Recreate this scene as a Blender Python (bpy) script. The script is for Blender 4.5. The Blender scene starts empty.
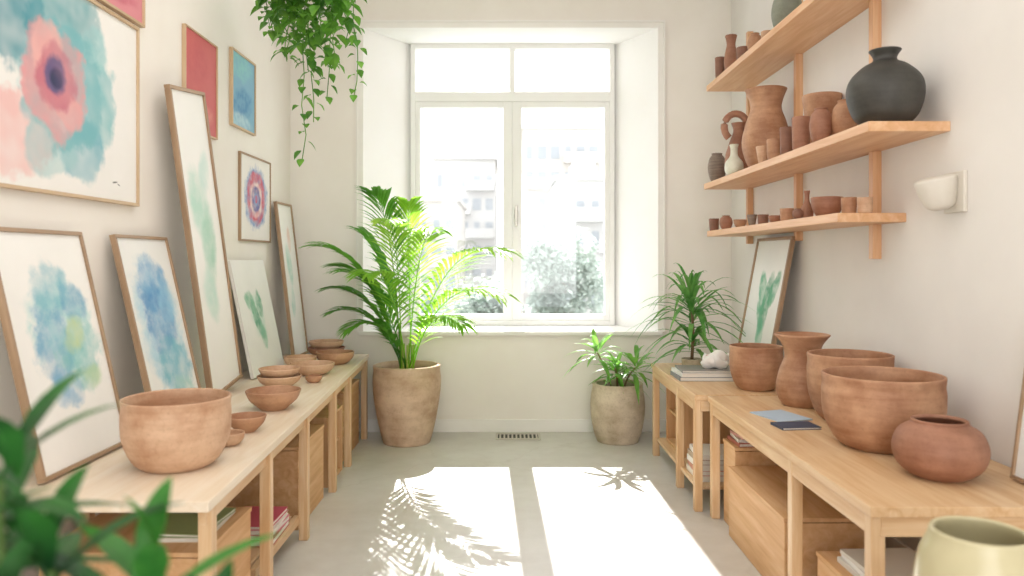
import bpy, math, random
from mathutils import Vector, Matrix
R = random.Random(7)
PI = math.pi
C = bpy.context.scene.collection
F = 760.0; CX = 508.0; CY = 259.0; EYE = 1.5
def V(*a): return Vector(a)
def hx(h, a=1.0):
    h = h.lstrip('#'); o = []
    for i in (0, 2, 4):
        c = int(h[i:i+2], 16)/255
        o.append(c/12.92 if c <= .04045 else ((c+.055)/1.055)**2.4)
    return (o[0], o[1], o[2], a)

# ---------------------------------------------------------------- materials
def newmat(name):
    m = bpy.data.materials.new(name); m.use_nodes = True
    nt = m.node_tree
    return m, nt, nt.nodes['Principled BSDF'], nt.nodes['Material Output']
def coords(nt, scale=(1, 1, 1), kind='Object'):
    tc = nt.nodes.new('ShaderNodeTexCoord'); mp = nt.nodes.new('ShaderNodeMapping')
    mp.inputs['Scale'].default_value = scale
    nt.links.new(tc.outputs[kind], mp.inputs['Vector'])
    return mp.outputs['Vector']
def noise(nt, vec, scale, detail=4, rough=.55, dist=0):
    n = nt.nodes.new('ShaderNodeTexNoise')
    n.inputs['Scale'].default_value = scale; n.inputs['Detail'].default_value = detail
    n.inputs['Roughness'].default_value = rough; n.inputs['Distortion'].default_value = dist
    nt.links.new(vec, n.inputs['Vector'])
    return n
def ramp(nt, fac, stops):
    r = nt.nodes.new('ShaderNodeValToRGB')
    while len(r.color_ramp.elements) < len(stops): r.color_ramp.elements.new(.5)
    for e, (p, c) in zip(r.color_ramp.elements, stops): e.position = p; e.color = c
    nt.links.new(fac, r.inputs['Fac'])
    return r.outputs['Color']
def bump(nt, b, h, strength, dist=.01):
    n = nt.nodes.new('ShaderNodeBump'); n.inputs['Strength'].default_value = strength; n.inputs['Distance'].default_value = dist
    nt.links.new(h, n.inputs['Height']); nt.links.new(n.outputs['Normal'], b.inputs['Normal'])
def simple(name, c1, c2=None, rough=.7, scale=6, bmp=.0, scl=(1, 1, 1), metal=0, detail=4):
    m, nt, b, o = newmat(name)
    c2 = c2 or c1
    n = noise(nt, coords(nt, scl), scale, detail)
    nt.links.new(ramp(nt, n.outputs['Fac'], [(.3, hx(c1)), (.7, hx(c2))]), b.inputs['Base Color'])
    b.inputs['Roughness'].default_value = rough; b.inputs['Metallic'].default_value = metal
    if bmp: bump(nt, b, n.outputs['Fac'], bmp)
    return m
def wood(name, c1, c2, c3, axis, rough=.45):
    m, nt, b, o = newmat(name)
    s = [14, 14, 14]; s[axis] = 1.1
    n = noise(nt, coords(nt, s), 1.6, 6, .6, .6)
    col = ramp(nt, n.outputs['Fac'], [(.3, hx(c1)), (.5, hx(c2)), (.72, hx(c3))])
    nt.links.new(col, b.inputs['Base Color'])
    b.inputs['Roughness'].default_value = rough
    bump(nt, b, n.outputs['Fac'], .12, .004)
    return m
def clay(name, c1, c2, rough=.6, streak=14, speck=.3, bm=.12, band=.28):
    m, nt, b, o = newmat(name)
    v = coords(nt, (1, 1, 1))
    n = noise(nt, v, 5, 5, .6)
    n2 = noise(nt, coords(nt, (1.5, 1.5, streak)), 2.2, 3)
    mx = nt.nodes.new('ShaderNodeMath'); mx.operation = 'MULTIPLY_ADD'; mx.inputs[1].default_value = band
    nt.links.new(n2.outputs['Fac'], mx.inputs[0])
    ad = nt.nodes.new('ShaderNodeMath'); ad.operation = 'MULTIPLY'; ad.inputs[1].default_value = 1-band
    nt.links.new(n.outputs['Fac'], ad.inputs[0]); nt.links.new(ad.outputs[0], mx.inputs[2])
    col = ramp(nt, mx.outputs[0], [(.39, hx(c1)), (.6, hx(c2))])
    sp_ = noise(nt, v, 70, 3, .7)
    k = nt.nodes.new('ShaderNodeMixRGB'); k.blend_type = 'MULTIPLY'; k.inputs[0].default_value = speck
    nt.links.new(col, k.inputs[1]); nt.links.new(ramp(nt, sp_.outputs['Fac'], [(.3, (.62, .58, .55, 1)), (.48, (1, 1, 1, 1))]), k.inputs[2])
    nt.links.new(k.outputs[0], b.inputs['Base Color'])
    b.inputs['Roughness'].default_value = rough
    bump(nt, b, mx.outputs[0], bm, .008)
    return m
def leafmat(name, c1, c2, trans=.35, scale=5):
    m, nt, b, o = newmat(name)
    n = noise(nt, coords(nt), scale, 2)
    col = ramp(nt, n.outputs['Fac'], [(.35, hx(c1)), (.65, hx(c2))])
    nt.links.new(col, b.inputs['Base Color']); b.inputs['Roughness'].default_value = .4
    t = nt.nodes.new('ShaderNodeBsdfTranslucent'); nt.links.new(col, t.inputs['Color'])
    mx = nt.nodes.new('ShaderNodeMixShader'); mx.inputs[0].default_value = trans
    nt.links.new(b.outputs[0], mx.inputs[1]); nt.links.new(t.outputs[0], mx.inputs[2]); nt.links.new(mx.outputs[0], o.inputs['Surface'])
    return m
def art(name, paper, blobs, det=6):
    m, nt, b, o = newmat(name)
    tc = nt.nodes.new('ShaderNodeTexCoord'); uv = tc.outputs['UV']
    L = nt.links
    pn = noise(nt, uv, 4, 5)
    col = ramp(nt, pn.outputs['Fac'], [(.3, hx(paper)), (.75, tuple(min(1, x*.95) for x in hx(paper)[:3])+(1,))])
    for i, (u, v, su, sv, rot, c, alpha, edge, dist) in enumerate(blobs):
        sub = nt.nodes.new('ShaderNodeVectorMath'); sub.operation = 'SUBTRACT'; sub.inputs[1].default_value = (u, v, 0); L.new(uv, sub.inputs[0])
        ro = nt.nodes.new('ShaderNodeVectorRotate'); ro.rotation_type = 'Z_AXIS'; ro.inputs['Angle'].default_value = -math.radians(rot); L.new(sub.outputs[0], ro.inputs['Vector'])
        mu = nt.nodes.new('ShaderNodeVectorMath'); mu.operation = 'MULTIPLY'; mu.inputs[1].default_value = (1/su, 1/sv, 0); L.new(ro.outputs[0], mu.inputs[0])
        ln = nt.nodes.new('ShaderNodeVectorMath'); ln.operation = 'LENGTH'; L.new(mu.outputs[0], ln.inputs[0])
        of = nt.nodes.new('ShaderNodeVectorMath'); of.operation = 'ADD'; of.inputs[1].default_value = (i*3.17, i*1.7, 0); L.new(uv, of.inputs[0])
        n = noise(nt, of.outputs[0], 5.5, det, .62)
        ma = nt.nodes.new('ShaderNodeMath'); ma.operation = 'MULTIPLY_ADD'; ma.inputs[1].default_value = dist*2; L.new(n.outputs['Fac'], ma.inputs[0]); L.new(ln.outputs['Value'], ma.inputs[2])
        mr = nt.nodes.new('ShaderNodeMapRange'); mr.interpolation_type = 'SMOOTHSTEP'
        mr.inputs['From Min'].default_value = 1+dist; mr.inputs['From Max'].default_value = 1+dist-edge
        L.new(ma.outputs[0], mr.inputs['Value'])
        n2 = noise(nt, of.outputs[0], 9 if det > 3 else 4, 4 if det > 3 else 2)
        m2 = nt.nodes.new('ShaderNodeMapRange'); m2.inputs['From Min'].default_value = .38; m2.inputs['From Max'].default_value = .62
        m2.inputs['To Min'].default_value = alpha*(.45 if det > 3 else .6); m2.inputs['To Max'].default_value = alpha; L.new(n2.outputs['Fac'], m2.inputs['Value'])
        mm = nt.nodes.new('ShaderNodeMath'); mm.operation = 'MULTIPLY'; L.new(mr.outputs[0], mm.inputs[0]); L.new(m2.outputs[0], mm.inputs[1])
        mx = nt.nodes.new('ShaderNodeMixRGB'); L.new(mm.outputs[0], mx.inputs[0]); L.new(col, mx.inputs[1]); mx.inputs[2].default_value = hx(c)
        col = mx.outputs[0]
    L.new(col, b.inputs['Base Color']); b.inputs['Roughness'].default_value = .55
    return m

M = {}
M['wall'] = simple('plaster_wall', '#F5F0E9', '#F1EBE3', .85, 3, .05)
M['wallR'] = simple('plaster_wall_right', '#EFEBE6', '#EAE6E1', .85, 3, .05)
M['white'] = simple('white_paint', '#F8F8F6', '#F4F4F2', .45, 4)
M['reveal'] = simple('reveal_glow', '#FCFBFA', '#FAF8F6', .6, 4)  # window glow on the reveal put into a whiter colour
M['trim'] = simple('white_trim', '#F8F5F1', '#F3F0EB', .6, 4)
m, nt, b, o = newmat('concrete_floor')
v = coords(nt)
n1 = noise(nt, v, 1.6, 8, .55, .3); n2 = noise(nt, v, 7, 6, .6)
mx = nt.nodes.new('ShaderNodeMixRGB'); mx.inputs[0].default_value = .35
nt.links.new(ramp(nt, n1.outputs['Fac'], [(.3, hx('#BFBAB2')), (.47, hx('#CAC6BF')), (.56, hx('#CFCCC6')), (.72, hx('#D8D5CF'))]), mx.inputs[1])
nt.links.new(ramp(nt, n2.outputs['Fac'], [(.34, hx('#C1BCB3')), (.62, hx('#D4D1CB'))]), mx.inputs[2])
vo = nt.nodes.new('ShaderNodeTexVoronoi'); vo.feature = 'DISTANCE_TO_EDGE'; vo.inputs['Scale'].default_value = .8
wn = noise(nt, v, 2.5, 5); vm = nt.nodes.new('ShaderNodeMixRGB'); vm.inputs[0].default_value = .35
nt.links.new(v, vm.inputs[1]); nt.links.new(wn.outputs['Color'], vm.inputs[2]); nt.links.new(vm.outputs[0], vo.inputs['Vector'])
ck = ramp(nt, vo.outputs['Distance'], [(.0, (.8, .77, .73, 1)), (.006, (1, 1, 1, 1))])
ml = nt.nodes.new('ShaderNodeMixRGB'); ml.blend_type = 'MULTIPLY'; ml.inputs[0].default_value = .4
nt.links.new(mx.outputs[0], ml.inputs[1]); nt.links.new(ck, ml.inputs[2]); nt.links.new(ml.outputs[0], b.inputs['Base Color'])
nt.links.new(ramp(nt, n1.outputs['Fac'], [(.3, (.28,)*3+(1,)), (.7, (.38,)*3+(1,))]), b.inputs['Roughness'])
M['floor'] = m
for ax, k in enumerate('xyz'):
    M['wood_'+k] = wood('pale_pine_'+k, '#CB9F70', '#DAB68C', '#E6C9A4', ax)
    M['ply_'+k] = wood('plywood_'+k, '#C79766', '#D5A879', '#E0B98E', ax, .6)
    M['shelfwood_'+k] = wood('shelf_pine_'+k, '#D3A071', '#DFAF85', '#EAC39C', ax)
    M['top_'+k] = wood('bleached_table_top_'+k, '#E5D1B6', '#ECDBC4', '#F3E7D6', ax, .35)
    M['frame_'+k] = wood('frame_wood_'+k, '#93765A', '#A4876A', '#B5987B', ax)
    M['frameL_'+k] = wood('light_frame_wood_'+k, '#BFA17E', '#CCB08E', '#D8C0A2', ax)
M['terra'] = clay('terracotta', '#A07051', '#C69A79')
M['terra2'] = clay('terracotta_pink', '#BC9070', '#DAB799')
M['terra3'] = clay('terracotta_dark', '#8F6049', '#B18067')
M['terra4'] = clay('terracotta_brown', '#795342', '#976C58')
M['planter'] = clay('weathered_planter', '#BC9C80', '#DCC2A6', .85, 8)
M['planter2'] = clay('sandy_planter', '#B8A58C', '#D9C9B2', .9, 6, .5, .5)
M['dark'] = clay('charcoal_stoneware', '#383632', '#4A4843', .55)
M['sage'] = clay('sage_stoneware', '#75786A', '#8C8F80', .6)
M['cream'] = clay('cream_glaze', '#E3E0D0', '#D3D2BC', .3)
M['olive'] = simple('yellowish_glaze', '#CBC29F', '#B8AE88', .25, 2)
M['greyclay'] = clay('grey_clay', '#76675D', '#9A8A7D', .8, 70, .3, .6, .6)
M['soil'] = simple('potting_soil', '#2C2019', '#443327', .95, 40, .6)
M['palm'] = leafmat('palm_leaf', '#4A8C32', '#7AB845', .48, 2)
M['palm_lit'] = leafmat('lit_palm_leaf', '#86C03C', '#B6DE56', .55, 2)  # backlit fronds: window light painted in as brighter, yellower green
M['palmstem'] = simple('palm_stem', '#8AA23F', '#A8B856', .5, 8)
M['drac'] = leafmat('dracaena_leaf', '#4A8A40', '#82B862', .42, 6)
M['small'] = leafmat('young_leaf', '#5F9F3E', '#98CC60', .5, 5)
M['vine'] = leafmat('vine_leaf', '#4A8530', '#80B946', .45, 6)
M['fore'] = leafmat('foreground_leaf', '#1C4824', '#3C7E36', .38, 7)
M['fore2'] = leafmat('foreground_bright_leaf', '#2F6E2C', '#5AA345', .45, 7)
M['stem'] = simple('green_stem', '#5C7A3A', '#6E8A45', .6, 10)
M['bark'] = simple('bark', '#7A6248', '#93795A', .85, 20, .3)
M['paper'] = simple('paper_pages', '#EFEBE2', '#E2DDD2', .8, 60, 0, (1, 1, 20))
M['metal'] = simple('brushed_metal', '#B9B6AE', '#C6C3BB', .35, 12, 0, (1, 1, 1), .7)
M['ventpaint'] = simple('vent_paint', '#C9C3B8', '#BFB9AE', .5, 12)
M['ventdark'] = simple('vent_shadow', '#3A3733', '#45413C', .7)
M['shade'] = simple('off_white_lamp_shade', '#E2DCD1', '#D9D2C6', .55, 6)
M['cord'] = simple('jute_cord', '#B7A283', '#C8B595', .9, 50)
M['facade'] = simple('hazed_facade', '#CAC9C6', '#C2C2C1', .9, .6)  # outdoor haze painted into the pale facade colours
M['facade2'] = simple('hazed_facade_warm', '#CECAC4', '#C5C2BD', .9, .6)
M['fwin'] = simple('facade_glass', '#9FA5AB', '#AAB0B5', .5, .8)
M['tree'] = leafmat('hazed_tree', '#B3BFB8', '#C4CEC6', .6, .8)  # leaves washed out by painted-in haze
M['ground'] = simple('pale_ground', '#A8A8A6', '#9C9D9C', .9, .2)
m, nt, b, o = newmat('window_glass')
g = nt.nodes.new('ShaderNodeBsdfGlossy'); g.inputs['Roughness'].default_value = .02
t = nt.nodes.new('ShaderNodeBsdfTransparent'); t.inputs['Color'].default_value = (.98, .99, 1, 1)
mx = nt.nodes.new('ShaderNodeMixShader'); mx.inputs[0].default_value = .05
nt.links.new(t.outputs[0], mx.inputs[1]); nt.links.new(g.outputs[0], mx.inputs[2]); nt.links.new(mx.outputs[0], o.inputs['Surface'])
M['glass'] = m
M['canvasedge'] = simple('coral_canvas_edge', '#D79A86', '#DDA592', .7)
M['whiteedge'] = simple('white_canvas_edge', '#EFEDE8', '#E6E3DC', .8)
def cover(c): 
    k = 'cover'+c
    if k not in M: M[k] = simple('book_cover_'+c.strip('#'), c, c, .5, 10)
    return M[k]

# ---------------------------------------------------------------- mesh builder
class MB:
    def __init__(s): s.v = []; s.f = []; s.uv = {}
    def box(s, x0, x1, y0, y1, z0, z1):
        n = len(s.v)
        s.v += [(x, y, z) for z in (z0, z1) for y in (y0, y1) for x in (x0, x1)]
        s.f += [tuple(n+i for i in q) for q in ((0, 2, 3, 1), (4, 5, 7, 6), (0, 1, 5, 4), (2, 6, 7, 3), (0, 4, 6, 2), (1, 3, 7, 5))]
        return s
    def prism(s, poly, z0, z1):
        n = len(s.v); k = len(poly)
        s.v += [(x, y, z0) for x, y in poly]+[(x, y, z1) for x, y in poly]
        s.f += [tuple(n+i for i in reversed(range(k))), tuple(n+k+i for i in range(k))]
        s.f += [(n+i, n+(i+1) % k, n+k+(i+1) % k, n+k+i) for i in range(k)]
        return s
    def quad(s, a, b, c, d):
        n = len(s.v); s.v += [tuple(a), tuple(b), tuple(c), tuple(d)]; s.f.append((n, n+1, n+2, n+3)); return s
    def lathe(s, prof, seg=40, c=(0, 0, 0), a0=0, a1=2*PI, wob=0):
        n = len(s.v); full = abs(a1-a0-2*PI) < 1e-6; m = seg if full else seg+1
        for r, z in prof:
            for i in range(m):
                a = a0+(a1-a0)*i/seg; rr = r*(1+wob*math.sin(2*a+z*9))
                s.v.append((c[0]+rr*math.cos(a), c[1]+rr*math.sin(a), c[2]+z))
        for j in range(len(prof)-1):
            for i in range(seg):
                i2 = (i+1) % m
                s.f.append((n+j*m+i, n+j*m+i2, n+(j+1)*m+i2, n+(j+1)*m+i))
        return s
    def tube(s, pts, r, seg=6, r1=None):
        pts = [Vector(p) for p in pts]; n = len(s.v); k = len(pts); r1 = r if r1 is None else r1
        for i, p in enumerate(pts):
            t = (pts[min(i+1, k-1)]-pts[max(i-1, 0)]).normalized()
            a = t.cross(V(0, 0, 1)) if abs(t.z) < .95 else t.cross(V(1, 0, 0))
            a.normalize(); b = t.cross(a); rr = r+(r1-r)*i/(k-1)
            for j in range(seg):
                q = p+a*rr*math.cos(2*PI*j/seg)+b*rr*math.sin(2*PI*j/seg); s.v.append(tuple(q))
        for i in range(k-1):
            for j in range(seg):
                s.f.append((n+i*seg+j, n+i*seg+(j+1) % seg, n+(i+1)*seg+(j+1) % seg, n+(i+1)*seg+j))
        s.f.append(tuple(n+j for j in reversed(range(seg)))); s.f.append(tuple(n+(k-1)*seg+j for j in range(seg)))
        return s
    def leaf(s, p, d, L, W, droop=.3, segs=5, up=None, fold=.25, peak=.45):
        p = Vector(p); d = Vector(d).normalized(); up = Vector(up) if up else V(0, 0, 1)
        side = d.cross(up)
        if side.length < .05: side = d.cross(V(1, .3, 0))
        side.normalize(); nn = side.cross(d).normalized(); n = len(s.v)
        for i in range(segs+1):
            t = i/segs; q = p+d*L*t*(1-.25*droop*t)+V(0, 0, -droop*L*t*t)
            w = W*.5*((t/peak)**.6 if t < peak else max(0, 1-((t-peak)/(1-peak))**1.7)) + .0006
            if i == 0: w = W*.06
            s.v += [tuple(q-side*w+nn*w*fold), tuple(q), tuple(q+side*w+nn*w*fold)]
        for i in range(segs):
            a = n+i*3
            s.f += [(a, a+1, a+4, a+3), (a+1, a+2, a+5, a+4)]
        return s
    def build(s, name, mat, parent=None, smooth=False, bev=0, loc=None, **props):
        me = bpy.data.meshes.new(name); me.from_pydata(s.v, [], s.f); me.update()
        if s.uv:
            ul = me.uv_layers.new(name='UVMap')
            for p in me.polygons:
                for li in p.loop_indices:
                    ul.data[li].uv = s.uv.get(me.loops[li].vertex_index, (0, 0))
        me.materials.append(mat)
        if smooth:
            for p in me.polygons: p.use_smooth = True
        ob = bpy.data.objects.new(name, me); C.objects.link(ob)
        if parent: ob.parent = parent
        if loc is not None: ob.location = loc
        if bev:
            md = ob.modifiers.new('bevel', 'BEVEL'); md.width = bev; md.segments = 2; md.limit_method = 'ANGLE'
        for k, x in props.items():
            if x is not None: ob[k] = x
        return ob
def thing(name, label, cat, loc=(0, 0, 0), rz=0, group=None):
    o = bpy.data.objects.new(name, None); C.objects.link(o); o.empty_display_size = .1
    o.location = loc; o.rotation_euler = (0, 0, rz); o['label'] = label; o['category'] = cat
    if group: o['group'] = group
    return o
def spline(pts, n=5):
    out = []
    P = [Vector((a, b, 0)) for a, b in pts]
    for i in range(len(P)-1):
        p0, p1, p2, p3 = P[max(i-1, 0)], P[i], P[i+1], P[min(i+2, len(P)-1)]
        for k in range(n):
            t = k/n
            q = .5*((2*p1)+(p2-p0)*t+(2*p0-5*p1+4*p2-p3)*t*t+(3*p1-p0-3*p2+p3)*t**3)
            out.append((max(q.x, 0), q.y))
    out.append(pts[-1]); return out

# ---------------------------------------------------------------- room
XL, XR, YB, YR, ZC = -1.89, 1.94, 6.6, -1.6, 3.95
MB().box(XL-.2, XR+.2, YR-.2, YB+.52, -.15, 0).build('floor', M['floor'], kind='structure')
MB().box(XL-.2, XR+.2, YR-.2, YB+.52, ZC, ZC+.15).build('ceiling', M['white'], kind='structure')
MB().box(XL-.2, XL, YR, YB+.52, 0, ZC).build('wall_left', M['wall'], kind='structure')
MB().box(XR, XR+.2, YR, YB+.52, 0, ZC).build('wall_right', M['wallR'], kind='structure')
w = MB()   # rear wall, large unseen opening added to let sky light in
w.box(XL-.2, XL+.5, YR-.2, YR, 0, ZC).box(XR-.5, XR+.2, YR-.2, YR, 0, ZC).box(XL+.5, XR-.5, YR-.2, YR, 0, .5).box(XL+.5, XR-.5, YR-.2, YR, 3.3, ZC)
w.build('wall_back', M['wall'], kind='structure')
# window wall with splayed reveal
ox0, ox1, oz0, oz1 = -1.255, 1.30, .87, 3.505
wx0, wx1, wz0, wz1, WY = -.906, .99, .885, 3.50, 7.1
w = MB()
def ring(y, X0, X1, Z0, Z1, flip):
    a, b_, c, d = XL-.0, XR+.0, 0, ZC
    qs = [((a, y, c), (X0, y, c), (X0, y, d), (a, y, d)), ((X1, y, c), (b_, y, c), (b_, y, d), (X1, y, d)),
          ((X0, y, c), (X1, y, c), (X1, y, Z0), (X0, y, Z0)), ((X0, y, Z1), (X1, y, Z1), (X1, y, d), (X0, y, d))]
    for q in qs: w.quad(*(reversed(q) if flip else q))
ring(YB, ox0, ox1, oz0, oz1, False); ring(WY+.02, wx0, wx1, wz0, wz1, True)
w.build('wall_front', M['wall'], kind='structure')
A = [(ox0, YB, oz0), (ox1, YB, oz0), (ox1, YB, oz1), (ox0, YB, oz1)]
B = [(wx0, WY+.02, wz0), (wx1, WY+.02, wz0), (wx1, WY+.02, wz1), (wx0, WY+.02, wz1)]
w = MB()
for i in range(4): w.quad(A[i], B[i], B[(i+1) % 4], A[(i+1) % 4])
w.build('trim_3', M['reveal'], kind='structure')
# casing
cs = MB()
for (a, b_, t, dd) in ((.0, .045, .018, 0), (.045, .06, .032, 0)):
    cs.box(ox0-b_, ox0-a, YB-t, YB, oz0, oz1+b_).box(ox1+a, ox1+b_, YB-t, YB, oz0, oz1+b_).box(ox0-a, ox1+a, YB-t, YB, oz1+a, oz1+b_)
cs.build('trim_1', M['trim'], kind='structure')
MB().box(ox0-.04, ox1+.04, YB-.035, YB+.02, oz0-.03, oz0+.002).build('trim_2', M['trim'], bev=.004, kind='structure')
MB().box(XL+.02, XR-.02, YB-.018, YB, 0, .11).build('baseboard_front', M['trim'], bev=.004, kind='structure')
MB().box(XL, XL+.018, YR, YB, 0, .11).build('baseboard_left', M['trim'], bev=.004, kind='structure')
MB().box(XR-.018, XR, YR, YB, 0, .11).build('baseboard_right', M['trim'], bev=.004, kind='structure')
# window
win = bpy.data.objects.new('window_1', None); C.objects.link(win); win['kind'] = 'structure'; win.location = (0, 0, 0)
def rect(mb, x0, x1, z0, z1, t, y0, y1, tl=None, tr=None):
    tl = tl or t; tr = tr or t
    mb.box(x0, x0+tl, y0, y1, z0, z1).box(x1-tr, x1, y0, y1, z0, z1).box(x0+tl, x1-tr, y0, y1, z0, z0+t).box(x0+tl, x1-tr, y0, y1, z1-t, z1)
    return mb
rect(MB(), wx0, wx1, wz0, wz1, .045, WY-.04, WY+.06).build('window_frame', M['white'], win, bev=.004)
MB().box(wx0+.045, wx1-.045, WY-.045, WY+.06, 2.965, 3.055).build('transom', M['white'], win, bev=.004)
MB().box(.015, .065, WY-.04, WY+.06, 3.055, wz1-.045).build('mullion', M['white'], win, bev=.004)
for x0, x1 in ((wx0+.045, .015), (.065, wx1-.045)):
    MB().box(x0, x1, WY+.01, WY+.018, 3.055, wz1-.045).build('upper_pane', M['glass'], win)
for i, (x0, x1) in enumerate(((wx0+.045, .04), (.04, wx1-.045))):
    c = rect(MB(), x0+(.0005 if i else 0), x1, .93, 2.965, .055, WY-.03, WY+.04, .045 if i == 0 else .085, .085 if i == 0 else .045).build('casement', M['white'], win, bev=.004)
    MB().box(x0+.045, x1-.045, WY, WY+.008, .98, 2.91).build('pane', M['glass'], c)
    if i == 0: MB().box(x1-.025, x1+.025, WY+.04, WY+.055, .93, 2.965).build('cover_strip', M['white'], c)
    if i == 1:
        MB().box(x0+.02, x0+.05, WY-.045, WY-.03, 1.82, 2.0).box(x0+.025, x0+.045, WY-.075, WY-.045, 1.93, 1.96).box(x0+.024, x0+.046, WY-.085, WY-.07, 1.80, 1.96).build('handle', M['metal'], c, bev=.003)
# floor vent
vt = thing('floor_vent', 'small slatted metal floor vent at the foot of the window wall', 'vent', (.085, 6.40, 0))
MB().box(-.17, .17, -.09, .09, .0, .003).build('vent_base', M['ventdark'], vt)
MB().box(-.19, .19, -.105, -.085, 0, .012).box(-.19, .19, .085, .105, 0, .012).box(-.19, -.17, -.085, .085, 0, .012).box(.17, .19, -.085, .085, 0, .012).build('vent_frame', M['ventpaint'], vt, bev=.002)
sl = MB()
for i in range(10): sl.box(-.157+i*.034, -.143+i*.034, -.085, .085, .003, .009)
sl.build('vent_slats', M['ventpaint'], vt)

# ---------------------------------------------------------------- tables
TZ = .70
lt = thing('work_table', 'long pale wooden work table along the left wall, bowls and canvases on it', 'table', (-1.43, 4.5, 0))
def fx(Y): return -1.17+(6.4-Y)/(6.4-2.5)*.185
def lo(x, y): return (x+1.43, y-4.5)
MB().prism([lo(-1.875, 2.5), lo(fx(2.5), 2.5), lo(fx(6.4), 6.4), lo(-1.875, 6.4)], TZ-.035, TZ).build('table_top', M['top_y'], lt, bev=.003)
MB().prism([lo(fx(2.55)-.05, 2.55), lo(fx(2.55)-.025, 2.55), lo(fx(6.36)-.025, 6.36), lo(fx(6.36)-.05, 6.36)], TZ-.095, TZ-.035).build('apron', M['wood_y'], lt)
for Y in (2.58, 3.32, 4.07, 4.9, 5.5, 6.34):
    x, y = lo(fx(Y), Y)
    MB().box(x-.055, x-.008, y-.024, y+.024, 0, TZ-.035).build('leg', M['wood_z'], lt, bev=.003)
    MB().box(-.43, -.385, y-.024, y+.024, 0, TZ-.035).build('leg', M['wood_z'], lt, bev=.003)
MB().box(-.40, .28, -1.15, -.46, .11, .135).build('lower_shelf', M['wood_y'], lt, bev=.003)
MB().box(.29, .32, -1.16, -.45, .09, .135).build('lower_rail', M['wood_y'], lt, bev=.003)

def table(label, x0, x1, y0, y1, legs, shelf=None):
    cx, cy = (x0+x1)/2, (y0+y1)/2
    t = thing('work_table', label, 'table', (cx, cy, 0))
    hx_, hy = (x1-x0)/2, (y1-y0)/2
    MB().box(-hx_, hx_, -hy, hy, TZ-.035, TZ).build('table_top', M['wood_y'], t, bev=.003)
    MB().box(-hx_+.01, -hx_+.035, -hy+.03, hy-.03, TZ-.10, TZ-.035).build('apron', M['wood_y'], t)
    MB().box(-hx_+.04, hx_-.04, -hy+.012, -hy+.037, TZ-.10, TZ-.035).build('apron', M['wood_x'], t)
    for Y in legs:
        for x in (-hx_+.008, hx_-.055):
            MB().box(x, x+.047, Y-cy-.024, Y-cy+.024, 0, TZ-.035).build('leg', M['wood_z'], t, bev=.003)
    if shelf:
        MB().box(-hx_+.03, hx_-.03, shelf[0]-cy, shelf[1]-cy, shelf[2]-.022, shelf[2]).build('lower_shelf', M['wood_y'], t, bev=.003)
    return t
table('near right wooden work table carrying the large terracotta bowls', 1.17, 1.93, 2.45, 4.45, (2.49, 3.18, 4.41))
table('shorter wooden work table in the right back corner, spiky plant on it', 1.10, 1.93, 4.48, 5.85, (4.53, 5.0, 5.81), (4.55, 5.79, .14))

# crates
def crate(label, x0, x1, y0, y1, h, opening=None, z=0):
    cx, cy = (x0+x1)/2, (y0+y1)/2; a, b_ = (x1-x0)/2, (y1-y0)/2; t = .018
    c = thing('plywood_crate', label, 'crate', (cx, cy, z))
    if opening is None:
        MB().box(-a, a, -b_, b_, 0, h-t-.004).build('body', M['ply_y'], c, bev=.002)
        MB().box(-a-.004, a+.004, -b_-.004, b_+.004, h-t, h).build('lid', M['ply_y'], c, bev=.002)
    else:
        s = opening
        m_ = MB().box(-a, a, -b_, b_, 0, t).box(-a, a, -b_, b_, h-t, h).box(-a, a, -b_, -b_+t, t, h-t).box(-a, a, b_-t, b_, t, h-t)
        m_.box(*((-a, -a+t) if s > 0 else (a-t, a)), -b_+t, b_-t, t, h-t)
        m_.build('body', M['ply_z'], c, bev=.002)
        MB().box(-a+t, a-t, -b_+t, b_-t, h*.5-.008, h*.5+.008).build('inner_shelf', M['ply_y'], c)
    return c
crate('closed plywood box under the far end of the left table beside the palm pot', -1.75, -1.22, 5.62, 6.22, .52)
crate('closed plywood box under the middle of the left table, between the central legs', -1.72, -1.16, 4.2, 4.78, .46)
crate('closed plywood box under the near end of the left table, magazines on its lid', -1.68, -1.09, 2.72, 3.22, .45)
crate('open plywood crate under the left table, second from its far end', -1.74, -1.18, 4.98, 5.42, .46, 1)
crate('big plain plywood box under the near right table', 1.20, 1.60, 3.30, 4.13, .375)
crate('narrow upright plywood box behind the big plain box, magazines on top', 1.24, 1.80, 4.15, 4.37, .47)
crate('tall open plywood crate under the far right table nearest the window wall', 1.19, 1.75, 5.2, 5.72, .46, -1, .141)
crate('low plywood box at the near end under the right table, under a white magazine stack', 1.27, 1.78, 2.55, 3.12, .30)

def book(name, label, cat, loc, w, d, h, col, rz=0, group=None):
    t = thing(name, label, cat, loc, rz, group)
    e = min(.003, h*.2)
    MB().box(-w/2, w/2, -d/2, d/2, 0, e).box(-w/2, w/2, -d/2, d/2, h-e, h).box(-w/2, -w/2+.003, -d/2, d/2, e, h-e).build('cover', cover(col), t)
    MB().box(-w/2+.003, w/2-.004, -d/2+.004, d/2-.004, e, h-e).build('pages', M['paper'], t)
    return t
def stack(specs, x, y, z, where, name='magazine', cat='magazine', group=None):
    for i, (w_, d_, h_, col, cname, rz) in enumerate(specs):
        book(name, cname+' '+where, cat, (x, y, z), w_, d_, h_, col, rz, group); z += h_+.0005
stack([(.24, .31, .03, '#B9655A', 'brick red magazine bottom of the pile', .02), (.23, .30, .025, '#D98C9B', 'pink magazine in the middle of the pile', -.05),
       (.24, .30, .02, '#E9DDD6', 'off-white magazine second from top of the pile', .06), (.22, .29, .02, '#C9566B', 'rose magazine topmost of the pile', -.02)],
      -1.24, 3.75, .136, 'on the low shelf of the left table')
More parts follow.
